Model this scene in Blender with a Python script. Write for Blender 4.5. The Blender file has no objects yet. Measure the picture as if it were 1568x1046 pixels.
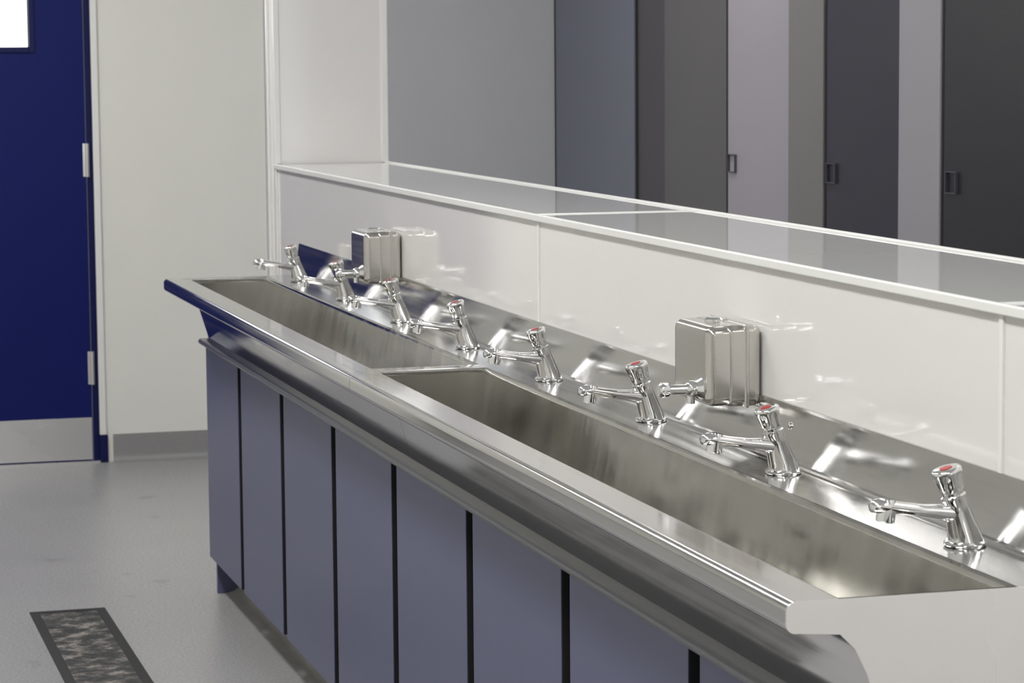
import bpy, bmesh, math, random
from mathutils import Vector, Matrix
random.seed(4)
sc = bpy.context.scene
sc.view_settings.view_transform = 'Standard'
sc.view_settings.look = 'None'

# ---------------------------------------------------------------- materials
def srgb(r, g, b):
    f = lambda c: (c/255/12.92) if c/255 <= 0.04045 else ((c/255+0.055)/1.055)**2.4
    return (f(r), f(g), f(b), 1)

def mat(name, col, rough=0.5, metal=0.0, noise=0.0, nscale=(5,5,5), bump=0.0, bscale=(20,20,20),
        rvar=0.0, coat=0.0, emit=None, estr=0.0, aniso=0.0, detail=3, spec=0.5):
    m = bpy.data.materials.new(name); m.use_nodes = True
    nt = m.node_tree; p = nt.nodes['Principled BSDF']
    p.inputs['Base Color'].default_value = col
    p.inputs['Roughness'].default_value = rough
    p.inputs['Metallic'].default_value = metal
    p.inputs['Coat Weight'].default_value = coat
    p.inputs['Coat Roughness'].default_value = 0.05
    p.inputs['Anisotropic'].default_value = aniso
    p.inputs['Specular IOR Level'].default_value = spec
    if emit:
        p.inputs['Emission Color'].default_value = emit
        p.inputs['Emission Strength'].default_value = estr
    tc = nt.nodes.new('ShaderNodeTexCoord')
    def nz(scale, d=3):
        mp = nt.nodes.new('ShaderNodeMapping'); mp.inputs['Scale'].default_value = scale
        n = nt.nodes.new('ShaderNodeTexNoise'); n.inputs['Scale'].default_value = 1.0
        n.inputs['Detail'].default_value = d
        nt.links.new(tc.outputs['Object'], mp.inputs['Vector']); nt.links.new(mp.outputs[0], n.inputs['Vector'])
        return n
    if noise > 0 or rvar > 0:
        n1 = nz(nscale, detail)
        mx = nt.nodes.new('ShaderNodeMix'); mx.data_type = 'RGBA'
        a = tuple(max(0, c*(1-noise)) for c in col[:3])+(1,)
        b = tuple(min(1, c*(1+noise)) for c in col[:3])+(1,)
        mx.inputs[6].default_value = a; mx.inputs[7].default_value = b
        nt.links.new(n1.outputs['Fac'], mx.inputs[0]); nt.links.new(mx.outputs[2], p.inputs['Base Color'])
    if rvar > 0:
        mr = nt.nodes.new('ShaderNodeMapRange')
        mr.inputs['From Min'].default_value = 0.3; mr.inputs['From Max'].default_value = 0.7
        mr.inputs['To Min'].default_value = max(0.02, rough-rvar); mr.inputs['To Max'].default_value = rough+rvar
        nt.links.new(n1.outputs['Fac'], mr.inputs['Value']); nt.links.new(mr.outputs[0], p.inputs['Roughness'])
    if bump > 0:
        n2 = nz(bscale)
        bp = nt.nodes.new('ShaderNodeBump'); bp.inputs['Strength'].default_value = 1.0
        bp.inputs['Distance'].default_value = bump
        nt.links.new(n2.outputs['Fac'], bp.inputs['Height']); nt.links.new(bp.outputs[0], p.inputs['Normal'])
    return m

M_wall   = mat('wall_paint_cream', (0.82,0.815,0.765,1), 0.5, noise=0.02, bump=0.0003, bscale=(60,60,60))
M_white  = mat('white_gloss_panel', (0.80,0.785,0.77,1), 0.07, noise=0.01)
M_ledge  = mat('white_gloss_ledge', (0.66,0.655,0.645,1), 0.03, noise=0.01, bump=0.00005, bscale=(2.0,1.3,2.0))
M_trim   = mat('white_trim', (0.84,0.84,0.82,1), 0.25, noise=0.01)
M_ceil   = mat('ceiling_white', (0.8,0.8,0.79,1), 0.8, noise=0.02)
M_greyw  = mat('wall_grey', srgb(190,191,195), 0.45, noise=0.03, nscale=(2,2,2))
M_steel  = mat('brushed_steel', (0.64,0.635,0.63,1), 0.12, 1.0, noise=0.05, nscale=(50,1.2,50), bump=0.00006, bscale=(90,3,90), rvar=0.05)
M_upst   = mat('upstand_steel', (0.54,0.535,0.525,1), 0.14, 1.0, noise=0.06, nscale=(40,1.2,40), rvar=0.05)
M_basin  = mat('basin_steel', (0.55,0.54,0.51,1), 0.12, 1.0, noise=0.20, nscale=(3,9,1.2), bump=0.0022, bscale=(1,5,1.5), rvar=0.07)
M_ends   = mat('end_steel', (0.86,0.855,0.85,1), 0.28, 1.0, noise=0.04, nscale=(3,3,3), rvar=0.05)
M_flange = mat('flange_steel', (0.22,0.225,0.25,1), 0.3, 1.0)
M_disp   = mat('dispenser_steel', (0.62,0.60,0.57,1), 0.18, 1.0, noise=0.05, nscale=(3,3,90), rvar=0.03)
M_chrome = mat('chrome', (0.86,0.86,0.87,1), 0.05, 1.0)
M_red    = mat('red_indicator', srgb(170,45,40), 0.3)
M_blue   = mat('cabinet_laminate', srgb(88,91,122), 0.36, noise=0.02, nscale=(3,3,3))
M_black  = mat('black_gap', (0.008,0.008,0.01,1), 0.6)
M_dgrey  = mat('seam_steel', (0.32,0.32,0.32,1), 0.35, 1.0)
M_door   = mat('door_navy', srgb(11,24,94), 0.42, noise=0.05, nscale=(3,3,3), spec=0.2)
M_doorfr = mat('door_navy_frame', srgb(10,20,74), 0.4, spec=0.25)
M_vinyl  = mat('vinyl_skirting', srgb(144,143,144), 0.4, noise=0.1, nscale=(150,150,150))
M_dirt   = mat('skirting_grimy', srgb(165,162,160), 0.4, noise=0.25, nscale=(20,8,20))
M_tube   = mat('luminaire_diffuser', (0.9,0.9,0.9,1), 0.5, emit=(1.0,0.99,0.975,1), estr=24.0)
M_tube2  = mat('luminaire_diffuser_dim', (0.9,0.9,0.9,1), 0.5, emit=(1.0,0.99,0.975,1), estr=10.5)
M_lock   = mat('lock_grey', (0.10,0.10,0.12,1), 0.3, 0.5)

def floor_mat():
    m = mat('floor_vinyl', srgb(164,163,163), 0.33, noise=0.08, nscale=(1.2,1.2,1.2), bump=0.0003, bscale=(140,140,140), rvar=0.06)
    nt = m.node_tree; p = nt.nodes['Principled BSDF']
    src = p.inputs['Base Color'].links[0].from_socket
    tc = nt.nodes.new('ShaderNodeTexCoord')
    n = nt.nodes.new('ShaderNodeTexNoise'); n.inputs['Scale'].default_value = 130; n.inputs['Detail'].default_value = 3
    nt.links.new(tc.outputs['Object'], n.inputs['Vector'])
    r = nt.nodes.new('ShaderNodeMapRange'); r.inputs['From Min'].default_value = .35; r.inputs['From Max'].default_value=.65
    r.inputs['To Min'].default_value = .76; r.inputs['To Max'].default_value = 1.15
    nt.links.new(n.outputs['Fac'], r.inputs['Value'])
    mm = nt.nodes.new('ShaderNodeMix'); mm.data_type='RGBA'; mm.blend_type='MULTIPLY'; mm.inputs[0].default_value=1
    nt.links.new(src, mm.inputs[6]); nt.links.new(r.outputs[0], mm.inputs[7])
    n2 = nt.nodes.new('ShaderNodeTexNoise'); n2.inputs['Scale'].default_value = 5.5; n2.inputs['Detail'].default_value = 4
    nt.links.new(tc.outputs['Object'], n2.inputs['Vector'])
    r2 = nt.nodes.new('ShaderNodeMapRange'); r2.inputs['From Min'].default_value=.66; r2.inputs['From Max'].default_value=.72
    r2.inputs['To Min'].default_value=1.0; r2.inputs['To Max'].default_value=.72
    nt.links.new(n2.outputs['Fac'], r2.inputs['Value'])
    m3 = nt.nodes.new('ShaderNodeMix'); m3.data_type='RGBA'; m3.blend_type='MULTIPLY'; m3.inputs[0].default_value=1
    nt.links.new(mm.outputs[2], m3.inputs[6]); nt.links.new(r2.outputs[0], m3.inputs[7]); nt.links.new(m3.outputs[2], p.inputs['Base Color'])
    return m
M_floor = floor_mat()

def grate_mat():
    m = mat('worn_grit', (0.2,0.19,0.18,1), 0.5, bump=0.002, bscale=(70,70,70))
    nt = m.node_tree; p = nt.nodes['Principled BSDF']
    tc = nt.nodes.new('ShaderNodeTexCoord')
    n = nt.nodes.new('ShaderNodeTexNoise'); n.inputs['Scale'].default_value = 16; n.inputs['Detail'].default_value = 8; n.inputs['Roughness'].default_value=.75
    nt.links.new(tc.outputs['Object'], n.inputs['Vector'])
    cr = nt.nodes.new('ShaderNodeValToRGB'); e = cr.color_ramp.elements
    e[0].position=.46; e[0].color=(0.012,0.012,0.012,1); e[1].position=.62; e[1].color=(0.30,0.27,0.24,1)
    k = cr.color_ramp.elements.new(.53); k.color=(0.08,0.075,0.07,1)
    nt.links.new(n.outputs['Fac'], cr.inputs[0]); nt.links.new(cr.outputs[0], p.inputs['Base Color'])
    return m
M_grit = grate_mat()

def glass_mat():
    m = bpy.data.materials.new('window_glass'); m.use_nodes=True
    nt=m.node_tree; nt.nodes.remove(nt.nodes['Principled BSDF'])
    t=nt.nodes.new('ShaderNodeBsdfTransparent'); g=nt.nodes.new('ShaderNodeBsdfGlossy'); g.inputs['Roughness'].default_value=.02
    x=nt.nodes.new('ShaderNodeMixShader'); x.inputs[0].default_value=.06
    nt.links.new(t.outputs[0],x.inputs[1]); nt.links.new(g.outputs[0],x.inputs[2]); nt.links.new(x.outputs[0],nt.nodes['Material Output'].inputs[0])
    return m
M_glass = glass_mat()

# ---------------------------------------------------------------- helpers
def finish(bm, name, mats, parent=None, smooth=True, angle=35, wn=True):
    bmesh.ops.recalc_face_normals(bm, faces=bm.faces)
    me = bpy.data.meshes.new(name); bm.to_mesh(me); bm.free()
    if not isinstance(mats, (list, tuple)): mats = [mats]
    for m in mats: me.materials.append(m)
    if smooth:
        for p in me.polygons: p.use_smooth = True
        me.set_sharp_from_angle(angle=math.radians(angle))
    ob = bpy.data.objects.new(name, me); sc.collection.objects.link(ob)
    if smooth and wn:
        md = ob.modifiers.new('wn','WEIGHTED_NORMAL'); md.keep_sharp=True; md.weight=100
    if parent: ob.parent = parent
    return ob

def add_box(bm, lo, hi, bevel=0.0, seg=2, mi=0):
    c = [(a+b)/2 for a,b in zip(lo,hi)]; s = [abs(b-a) for a,b in zip(lo,hi)]
    r = bmesh.ops.create_cube(bm, size=1, matrix=Matrix.Translation(c) @ Matrix.Diagonal((*s,1)))
    vs = r['verts']
    fs = set(f for v in vs for f in v.link_faces)
    for f in fs: f.material_index = mi
    if bevel > 0:
        es = list(set(e for v in vs for e in v.link_edges))
        bmesh.ops.bevel(bm, geom=es, offset=bevel, segments=seg, profile=0.5, affect='EDGES', material=mi)

def box(name, lo, hi, m, parent=None, bevel=0.0, seg=2):
    bm = bmesh.new(); add_box(bm, lo, hi, bevel, seg)
    return finish(bm, name, m, parent)

def empty(name, loc=(0,0,0)):
    e = bpy.data.objects.new(name, None); e.location = loc; e.empty_display_size=.1
    sc.collection.objects.link(e); return e

def lathe(bm, prof, mtx=Matrix(), n=32, mi=0, flutes=None):
    rings=[]
    for pt in prof:
        r,z = pt[0],pt[1]; fa = pt[2] if len(pt)>2 else 0
        ring=[]
        for i in range(n):
            a = 2*math.pi*i/n
            rr = r*(1 - fa*(0.5-0.5*math.cos(a*(flutes or 1))))
            ring.append(bm.verts.new(mtx @ Vector((rr*math.cos(a), rr*math.sin(a), z))))
        rings.append(ring)
    for a,b in zip(rings,rings[1:]):
        for i in range(n):
            f=bm.faces.new((a[i],a[(i+1)%n],b[(i+1)%n],b[i])); f.material_index=mi
    f=bm.faces.new(rings[0][::-1]); f.material_index=mi
    f=bm.faces.new(rings[-1]); f.material_index=mi

def loft(bm, sections, mi=0):
    n=20; rings=[]
    for c,u,v in sections:
        rings.append([bm.verts.new(Vector(c)+Vector(u)*math.cos(2*math.pi*i/n)+Vector(v)*math.sin(2*math.pi*i/n)) for i in range(n)])
    for a,b in zip(rings,rings[1:]):
        for i in range(n):
            f=bm.faces.new((a[i],a[(i+1)%n],b[(i+1)%n],b[i])); f.material_index=mi
    f=bm.faces.new(rings[0][::-1]); f.material_index=mi
    f=bm.faces.new(rings[-1]); f.material_index=mi

def extrude_y(bm, pts, y0, y1, mi=0, closed=False, ny=1):
    prev=None
    for k in range(ny+1):
        y=y0+(y1-y0)*k/ny
        ring=[bm.verts.new((x,y,z)) for x,z in pts]
        if prev:
            rng = range(len(pts)) if closed else range(len(pts)-1)
            for i in rng:
                j=(i+1)%len(pts)
                f=bm.faces.new((prev[i],prev[j],ring[j],ring[i])); f.material_index=mi
        prev=ring
        if closed and k in (0,ny):
            f=bm.faces.new(ring); f.material_index=mi

def arc(cx,cz,r,a0,a1,n):
    return [(cx+r*math.cos(math.radians(a0+(a1-a0)*i/n)), cz+r*math.sin(math.radians(a0+(a1-a0)*i/n))) for i in range(n+1)]

# ---------------------------------------------------------------- layout constants
YW   = 9.67
XL, XR, YB, ZC = -1.7, 4.4, -1.6, 2.7
RIM  = 0.865
XF   = 1.435
XB   = 1.75
LED  = 1.152
YE   = 7.53
T0, T1 = 2.66, 7.20
DROP = -.003

# ---------------------------------------------------------------- room
box('floor', (XL-.1,YB-.1,-.1),(XR+.1,YW+.12,0), M_floor)
box('ceiling', (XL-.1,YB-.1,ZC),(XR+.1,YW+.12,ZC+.1), M_ceil)
DX0, DX1, DH = 0.245, 1.165, 2.06
bm=bmesh.new()
add_box(bm,(XL-.1,YW,0),(DX0-.03,YW+.12,ZC)); add_box(bm,(DX1+.012,YW,0),(XR+.1,YW+.12,ZC)); add_box(bm,(DX0-.03,YW,DH+.03),(DX1+.012,YW+.12,ZC))
finish(bm,'wall_far',M_wall)
box('wall_left',(XL-.1,YB,0),(XL,YW,ZC),M_wall)
box('wall_right',(XR,YB,0),(XR+.1,YW,ZC),M_greyw)
W0,W1,WZ0,WZ1 = 1.2,3.4,.75,2.2
bm=bmesh.new()
add_box(bm,(XL,YB-.1,0),(W0,YB,ZC)); add_box(bm,(W1,YB-.1,0),(XR,YB,ZC)); add_box(bm,(W0,YB-.1,0),(W1,YB,WZ0)); add_box(bm,(W0,YB-.1,WZ1),(W1,YB,ZC))
finish(bm,'wall_back',M_wall)
we=empty('added_window')  # unseen window added behind the camera for daylight on steel and taps
bm=bmesh.new()
for x in (W0,(W0+W1)/2-.03,W1-.06): add_box(bm,(x,YB-.08,WZ0),(x+.06,YB-.02,WZ1),.004)
for z in (WZ0,WZ1-.06): add_box(bm,(W0+.06,YB-.08,z),(W1-.06,YB-.02,z+.06),.004)
finish(bm,'added_window_frame',M_trim,we)
box('added_window_pane',(W0+.05,YB-.052,WZ0+.05),(W1-.05,YB-.048,WZ1-.05),M_glass,we)
box('far_wall_grey_section',(1.80,YW-.012,0),(2.90,YW,ZC),M_greyw,bevel=.002)  # flat grey sheet covering this stretch of the far wall
bm=bmesh.new()
pts=[(0,0.100),(-.006,0.100),(-.006,.03)]+[(-.006-.02+.02*math.cos(a),.022-.02*math.sin(a)) for a in [0,.4,.8,1.2,1.5]]+[(-.03,0.0),(0,0)]
def skirt(bm,x0,x1,y):
    r=[[bm.verts.new((x,y+p[0],p[1]+.0005)) for p in pts] for x in (x0,x1)]
    n=len(pts)
    for i in range(n): bm.faces.new((r[0][i],r[0][(i+1)%n],r[1][(i+1)%n],r[1][i]))
    bm.faces.new(r[0]); bm.faces.new(r[1][::-1])
skirt(bm,DX1+.055,1.79,YW); skirt(bm,XL,DX0-.08,YW)
finish(bm,'baseboard_far',M_vinyl)

for (x,y0) in [(0.25,0.3),(0.25,2.7),(0.25,5.1),(0.25,7.9),(2.3,1.5),(2.3,4.6),(2.3,7.7)]:
    e=empty('ceiling_light',(x,y0,ZC))
    bm=bmesh.new(); add_box(bm,(-.16,-.75,-.05),(.16,.75,0),.006); finish(bm,'housing',M_trim,e)
    bm=bmesh.new(); add_box(bm,(-.13,-.72,-.075),(.13,.72,-.052)); finish(bm,'diffuser',M_tube if x<1 else M_tube2,e,smooth=False)

# ---------------------------------------------------------------- door
d=empty('door_1',(0,0,0))
bm=bmesh.new()
wx0,wx1,wz0,wz1=DX0+.20,.955,1.50,1.92
y0,y1=YW+.004,YW+.048
xa,xb=DX0,DX1-.018
add_box(bm,(xa,y0,.008),(wx0,y1,DH)); add_box(bm,(wx1,y0,.008),(xb,y1,DH)); add_box(bm,(wx0,y0,.008),(wx1,y1,wz0)); add_box(bm,(wx0,y0,wz1),(wx1,y1,DH))
finish(bm,'leaf',M_door,d)
bm=bmesh.new(); t=.02
add_box(bm,(wx0-t,y0-.008,wz0-t),(wx0,y1,wz1+t),.002); add_box(bm,(wx1,y0-.008,wz0-t),(wx1+t,y1,wz1+t),.002)
add_box(bm,(wx0,y0-.008,wz0-t),(wx1,y1,wz0),.002); add_box(bm,(wx0,y0-.008,wz1),(wx1,y1,wz1+t),.002)
finish(bm,'vision_panel_bead',M_doorfr,d)
box('vision_panel_glass',(wx0,y0+.02,wz0),(wx1,y0+.026,wz1),M_glass,d)
box('kick_plate',(xa+.005,y0-.003,.012),(xb-.002,y0,.165),M_ends,d,.0008)
box('threshold',(DX0-.03,YW-.01,0),(DX1+.01,YW+.12,.007),M_ends,d)
bm=bmesh.new()
for hz in (.285,1.035,1.80):
    add_box(bm,(xb-.012,y0-.006,hz),(xb+.012,y0+.002,hz+.12),.002)
    lathe(bm,[(.007,hz),(.007,hz+.12)],Matrix.Translation((xb+.004,y0-.008,0)),12)
finish(bm,'hinges',M_ends,d)
bm=bmesh.new()
for xx in (DX0-.03,xb+.003): add_box(bm,(xx,y0+.002,0),(xx+.024,y1+.03,DH+.01))
add_box(bm,(DX0-.03,y0+.002,DH+.002),(DX1+.005,y1+.03,DH+.028))
finish(bm,'frame_rebate',M_doorfr,d)
bm=bmesh.new()
add_box(bm,(DX1+.006,YW-.014,.1),(DX1+.030,YW+.002,DH+.06),.004); add_box(bm,(DX0-.07,YW-.014,.0),(DX0-.03,YW+.002,DH+.06),.004)
add_box(bm,(DX0-.07,YW-.014,DH+.025),(DX1+.03,YW+.002,DH+.06),.004)
finish(bm,'architrave',M_trim,d)
bm=bmesh.new(); add_box(bm,(DX1+.006,YW-.016,0),(DX1+.035,YW+.002,.10),.003); finish(bm,'frame_plinth',M_doorfr,d)

# ---------------------------------------------------------------- partition with ledge
p=empty('wall_partition',(0,0,0))
PY0=1.2
box('core',(XF+.004,PY0,0),(XB-.004,YE-.002,LED-.016),M_white,p)
joints=[2.91,4.88]
edges=[PY0]+joints+[YE]
bm=bmesh.new()
for a,b in zip(edges,edges[1:]):
    add_box(bm,(XF-.002,a+.004,.02),(XF+.004,b-.004,LED-.014))
finish(bm,'cladding_panels',M_white,p,smooth=False)
bm=bmesh.new()
for a,b in zip(edges,edges[1:]):
    add_box(bm,(XF-.006,a+.003,LED-.010),(XB,b-.003,LED))
finish(bm,'ledge_top',M_ledge,p,smooth=False)
bm=bmesh.new()
add_box(bm,(XF-.012,PY0,LED-.013),(XF-.003,YE,LED+.0015),.003,3)
add_box(bm,(XB-.004,PY0,LED-.016),(XB+.008,YE-.004,LED+.004),.003,3)
for j in joints:
    add_box(bm,(XF-.006,j-.006,.3),(XF+.002,j+.006,LED-.012),.002)
    add_box(bm,(XF-.006,j-.009,LED-.004),(XB,j+.009,LED+.0015),.001)
add_box(bm,(XF-.008,YE-.016,.3),(XF+.004,YE+.002,LED-.012),.003)
finish(bm,'edge_trims',M_trim,p)

p=empty('wall_pier',(0,0,0))
box('pier_core',(XF,YE,0),(XB,YE+.11,ZC),M_white,p)
bm=bmesh.new()
add_box(bm,(XF-.008,YE-.008,LED),(XF+.010,YE+.014,ZC),.004,3)
add_box(bm,(XB-.012,YE-.008,LED),(XB+.010,YE+.014,ZC),.004,3)
add_box(bm,(XF-.008,YE+.094,0),(XF+.004,YE+.118,ZC),.004,3)
finish(bm,'corner_trims',M_trim,p)

# ---------------------------------------------------------------- wash trough
tr=empty('wash_trough_sink',(0,0,DROP))
nose = [(1.174,.700),(1.170,.715),(1.150,.780),(1.136,.808),(1.118,.826),(1.071,.830)]+arc(1.066,.841,.011,-90,-180,5)+arc(1.0665,.8535,.0115,180,90,8)+[(1.117,RIM)]
bm=bmesh.new(); extrude_y(bm,nose,T0,T1,ny=1)
finish(bm,'front_rim_roll',M_steel,tr,angle=24)
basinp=[(1.117,RIM)]+arc(1.117,.859,.006,80,0,3)+[(1.142,.812),(1.182,.70)]+[(1.190,.682),(1.202,.668),(1.218,.660),(1.270,.658),(1.283,.663),(1.290,.676)]+[(1.324,.855),(1.327,.862),(1.332,RIM)]
PYc=4.925
for a,b in ((T0+.004,PYc-.02),(PYc+.02,T1-.03)):
    bm=bmesh.new(); extrude_y(bm,basinp,a,b,ny=1)
    for yy in (a,b):
        vs=[bm.verts.new((x,yy,z)) for x,z in basinp]; bm.faces.new(vs)
    finish(bm,'basin',M_basin,tr,angle=28)
bm=bmesh.new(); add_box(bm,(1.117,PYc-.021,.855),(1.332,PYc+.021,RIM+.0008),.002); add_box(bm,(1.1,T1-.032,RIM-.012),(1.43,T1,RIM+.0006),.002)
finish(bm,'divider_top',M_steel,tr)
deckp=[(1.331,RIM),(1.404,RIM+.002)]+[(1.408,RIM+.0028),(1.411,RIM+.0045),(1.4135,RIM+.007),(1.415,RIM+.010)]+[(1.4275,.947),(1.4285,.951),(1.4325,.951),(1.4325,.84)]
bm=bmesh.new(); extrude_y(bm,deckp,T0,T1,ny=1)
finish(bm,'tap_deck_upstand',M_upst,tr,smooth=False)
endo=nose+[(1.130,RIM)]+[(1.331,RIM),(1.402,RIM+.002),(1.414,RIM+.010),(1.4275,.947),(1.4325,.951),(1.4325,.70)]
for a in (T0-.003,T1):
    bm=bmesh.new(); extrude_y(bm,endo,a,a+.003,closed=True)
    finish(bm,'end_plate',M_ends,tr,smooth=False)
bm=bmesh.new(); add_box(bm,(1.180,T0+.002,.60),(1.43,T0+.004,.702)); add_box(bm,(1.19,T1-.004,.60),(1.43,T1-.002,.702)); finish(bm,'basin_end_apron',M_ends,tr)
bm=bmesh.new()
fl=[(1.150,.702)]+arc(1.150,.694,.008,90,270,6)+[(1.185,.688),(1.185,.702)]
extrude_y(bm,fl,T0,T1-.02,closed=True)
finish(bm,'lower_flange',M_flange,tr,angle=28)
bm=bmesh.new()
sp=[(x-.0004,z) if z<.86 else (x,z+.0004) for x,z in nose]
extrude_y(bm,sp,4.859,4.8605)
finish(bm,'weld_seam',M_dgrey,tr)
bm=bmesh.new()
lathe(bm,[(.005,0),(.005,.003),(.003,.004)],Matrix.Translation((1.424,3.57,.922))@Matrix.Rotation(math.radians(-90),4,'Y'),12)
finish(bm,'fixing_screw',M_chrome,tr)

# cabinet
cb=empty('under_sink_cabinet',(0,0,0))
seams=[2.68,3.246,3.824,4.391,4.954,5.512,6.088,6.654,7.165]
bm=bmesh.new(); bm2=bmesh.new()
for i,(a,b) in enumerate(zip(seams,seams[1:])):
    g0 = 0.023 if i>0 else 0; g1=.023 if i<len(seams)-2 else 0
    add_box(bm,(1.160,a+g0,.102),(1.1615,b-g1,.683))
    add_box(bm2,(1.1615,a+g0,.102),(1.176,b-g1,.683))
finish(bm,'front_panels',M_blue,cb,smooth=False)
finish(bm2,'panel_cores',M_black,cb,smooth=False)
box('carcass',(1.178,2.70,.105),(1.186,7.145,.683),M_black,cb)
bm=bmesh.new()
for yy in (2.68,7.149):
    add_box(bm,(1.177,yy,.0),(1.425,yy+.016,.596),.001)
finish(bm,'side_panels',M_blue,cb)
kp=[(1.262,.103),(1.250,.103),(1.248,.04),(1.240,.02),(1.222,.006),(1.20,.001),(1.262,.001)]
bm=bmesh.new(); extrude_y(bm,kp,2.70,7.147,closed=True); finish(bm,'kick_board',M_dirt,cb)

# ---------------------------------------------------------------- taps
def tap(y,rot):
    e=empty('tap',(1.382,y,RIM+.0015+DROP))
    tilt=math.radians(-17)
    R=Matrix.Rotation(tilt,4,'Y')
    bm=bmesh.new()
    lathe(bm,[(.0240,0),(.0255,.002),(.0255,.004),(.0230,.006)],Matrix(),36)
    secs=[]
    ax=R@Vector((0,0,1)); side=Vector((0,1,0)); fr=R@Vector((1,0,0))
    for h,r in [(.002,.0225),(.006,.0215),(.016,.0200),(.030,.0178),(.044,.0160),(.056,.0148),(.060,.0158),(.064,.0158),(.066,.0132),(.070,.0132)]:
        w=min(1,h/.02); u=(fr*w+Vector((1,0,0))*(1-w)).normalized()
        secs.append((ax*h+Vector((0.003,0,0)),u*r,side*r))
    loft(bm,secs)
    sp=[((-.004,0,.038),(0,.0150,0),(0,0,.0130)),
        ((-.025,0,.041),(0,.0130,0),(.001,0,.0105)),
        ((-.055,0,.045),(0,.0110,0),(.001,0,.0080)),
        ((-.085,0,.0500),(0,.0108,0),(.001,0,.0076)),
        ((-.100,0,.0525),(0,.0122,0),(.001,0,.0088)),
        ((-.112,0,.0540),(0,.0125,0),(.002,0,.0092)),
        ((-.120,0,.0540),(0,.0105,0),(.002,0,.0075)),
        ((-.1225,0,.0540),(0,.0060,0),(.001,0,.0040))]
    loft(bm,sp)
    lathe(bm,[(.0095,.034),(.0112,.035),(.0118,.050),(.0118,.0555),(.009,.0620)],Matrix.Translation((-.1085,0,0))@Matrix.Rotation(math.radians(8),4,'Y'),24)
    finish(bm,'body_and_spout',M_chrome,e,angle=40,wn=False)
    bm=bmesh.new()
    K=Matrix.Translation((.003,0,0))@R@Matrix.Rotation(rot,4,'Z')
    lathe(bm,[(.0125,.068),(.0150,.070,.10),(.0160,.078,.20),(.0178,.088,.18),(.0186,.093,.03),(.0186,.0965),(.0170,.0985),(.014,.099)],K,60,flutes=6)
    finish(bm,'push_knob',M_chrome,e,angle=50,wn=False)
    bm=bmesh.new(); lathe(bm,[(.0078,.0985),(.0078,.0996),(.005,.1000)],K,32)
    finish(bm,'indicator_disc',M_red,e)
for k in range(8):
    tap(2.915+.5787*k-(.012 if k==0 else 0), random.random()*2)

# ---------------------------------------------------------------- soap dispensers
def dispenser(y):
    e=empty('soap_dispenser',(XF-.003,y,.931))
    W,D,H=.158,.088,.122
    bm=bmesh.new()
    add_box(bm,(-.060,0,0),(-.002,W,H),.012,4)
    add_box(bm,(-D,.001,.001),(-.030,W-.001,H-.001),.014,5)
    finish(bm,'tank',M_disp,e,angle=40)
    bm=bmesh.new(); add_box(bm,(-.030,-.0015,-.0015),(-.022,W+.0015,H+.0015),.003,3)
    finish(bm,'seam_band',M_disp,e,angle=40)
    bm=bmesh.new()
    V=Matrix.Translation((-D+.004,.034,.026))@Matrix.Rotation(math.radians(-90),4,'Y')
    lathe(bm,[(.019,0),(.019,.004),(.016,.008),(.0125,.012),(.0125,.020),(.010,.024),(.0075,.026),(.0075,.052),(.010,.053),(.0115,.056),(.0115,.066),(.009,.069)],V,28)
    lathe(bm,[(.006,-.012),(.006,.004)],Matrix.Translation((-D-.014,.034,.016)),16)
    finish(bm,'push_valve',M_chrome,e,angle=35,wn=False)
    bm=bmesh.new(); lathe(bm,[(.016,0),(.016,.004),(.012,.007)],Matrix.Translation((-.045,W*.55,H-.002)),24)
    finish(bm,'filler_cap',M_chrome,e)
dispenser(3.70); dispenser(6.00)

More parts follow.
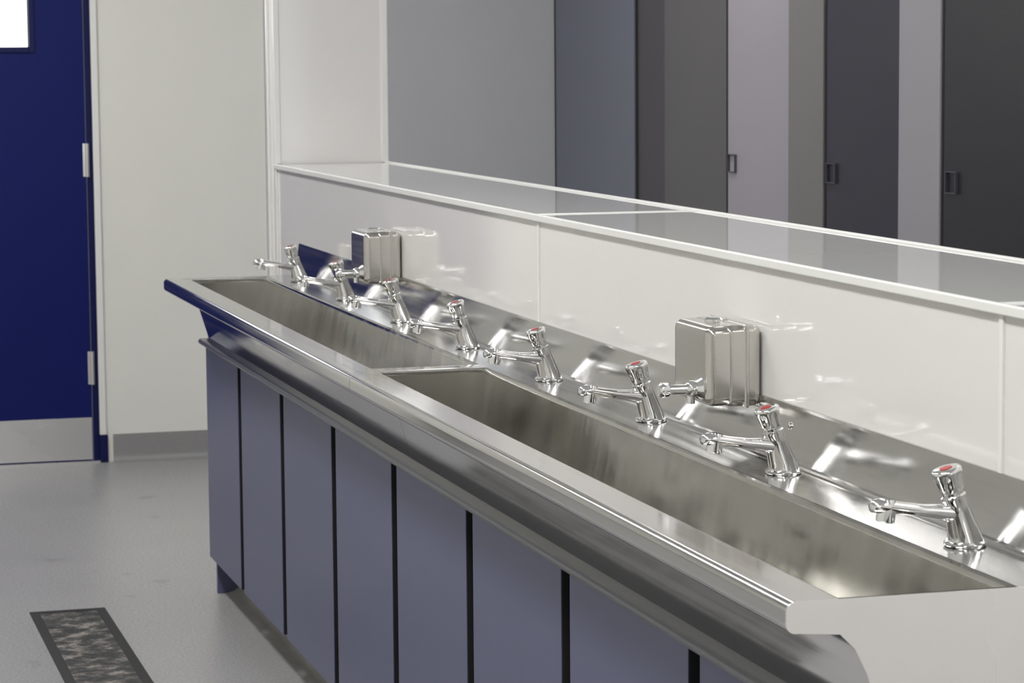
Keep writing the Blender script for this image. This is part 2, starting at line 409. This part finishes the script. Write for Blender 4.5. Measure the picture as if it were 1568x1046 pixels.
# ---------------------------------------------------------------- toilet cubicles
XC=2.90
M_c = {k:mat('cubicle_'+k,v,0.4,noise=0.03,nscale=(3,3,3)) for k,v in dict(
    light=srgb(162,160,166), lilac=srgb(164,160,169), grey=srgb(124,123,123), brown=srgb(94,92,93),
    dark=srgb(72,68,72), navy=srgb(44,44,58), charcoal=srgb(38,37,43), bluegrey=srgb(112,115,129)).items()}
def cubicle(parts, lock=None):
    e=empty('toilet_cubicle',(0,0,0))
    for nm,y0,y1,c,dx in parts:
        box(nm,(XC+dx,y0+.004,.12 if nm=='door_panel' else .0),(XC+dx+.02,y1-.004,2.0),M_c[c],e)
    ys=max(q[2] for q in parts)
    box('divider',(XC+.035,ys-.018,.12),(XR-.01,ys-.002,2.0),M_c['grey'],e)
    box('shadow_strip',(XC-.001,ys-.012,.0),(XC+.03,ys-.001,2.0),M_black,e)
    box('head_rail',(XC-.002,min(q[1] for q in parts)+.004,2.0),(XC+.04,ys-.004,2.05),M_c['grey'],e)
    if lock:
        bm=bmesh.new(); y,z=lock
        add_box(bm,(XC-.008,y-.038,z-.028),(XC+.002,y-.034,z+.028),.001)
        add_box(bm,(XC-.008,y+.022,z-.028),(XC+.002,y+.026,z+.028),.001)
        add_box(bm,(XC-.008,y-.036,z+.025),(XC+.002,y+.024,z+.028),.001)
        add_box(bm,(XC-.008,y-.036,z-.028),(XC+.002,y+.024,z-.025),.001)
        finish(bm,'indicator_lock',M_lock,e)
cubicle([('door_panel',5.47,6.25,'charcoal',0)],(6.19,1.127))
cubicle([('pilaster',6.25,6.51,'light',-.004),('door_panel',6.51,7.02,'navy',0)],(6.97,1.12))
cubicle([('pilaster',7.02,7.29,'grey',-.004),('door_panel',7.29,7.81,'lilac',0)],(7.76,1.12))
cubicle([('door_panel',7.81,8.40,'brown',0),('pilaster',8.40,8.70,'dark',.004)])
cubicle([('door_panel',8.71,9.655,'bluegrey',0)])
cubicle([('pilaster',4.69,4.95,'light',-.004),('door_panel',4.95,5.46,'navy',0)])

# ---------------------------------------------------------------- floor drain strip
f=empty('floor_drain_grating',(0,0,0))
bm=bmesh.new()
a,b,c0,c1=.657,.855,4.6,7.04
w=.024
add_box(bm,(a,c0,0),(a+w,c1,.004)); add_box(bm,(b-w,c0,0),(b,c1,.004)); add_box(bm,(a+w,c0,0),(b-w,c0+w,.004)); add_box(bm,(a+w,c1-w,0),(b-w,c1,.004))
finish(bm,'frame',M_black,f)
box('grit_insert',(a+w,c0+w,0),(b-w,c1-w,.003),M_grit,f)

# ---------------------------------------------------------------- world, camera
w=bpy.data.worlds.new('World'); sc.world=w; w.use_nodes=True
w.node_tree.nodes['Background'].inputs[0].default_value=(0.95,0.98,1,1)
w.node_tree.nodes['Background'].inputs[1].default_value=3.0

cam=bpy.data.cameras.new('Camera'); co=bpy.data.objects.new('Camera',cam); sc.collection.objects.link(co)
cam.sensor_width=36; cam.lens=94.1; cam.clip_start=.05
co.matrix_world = Matrix.Translation((0,0,1.45)) @ Matrix.Rotation(math.radians(-15.76),4,'Z') @ Matrix.Rotation(math.radians(90-6.06),4,'X') @ Matrix.Rotation(math.radians(-.46),4,'Z')
cam.dof.use_dof=True; cam.dof.focus_distance=4.3; cam.dof.aperture_fstop=18
sc.camera=co
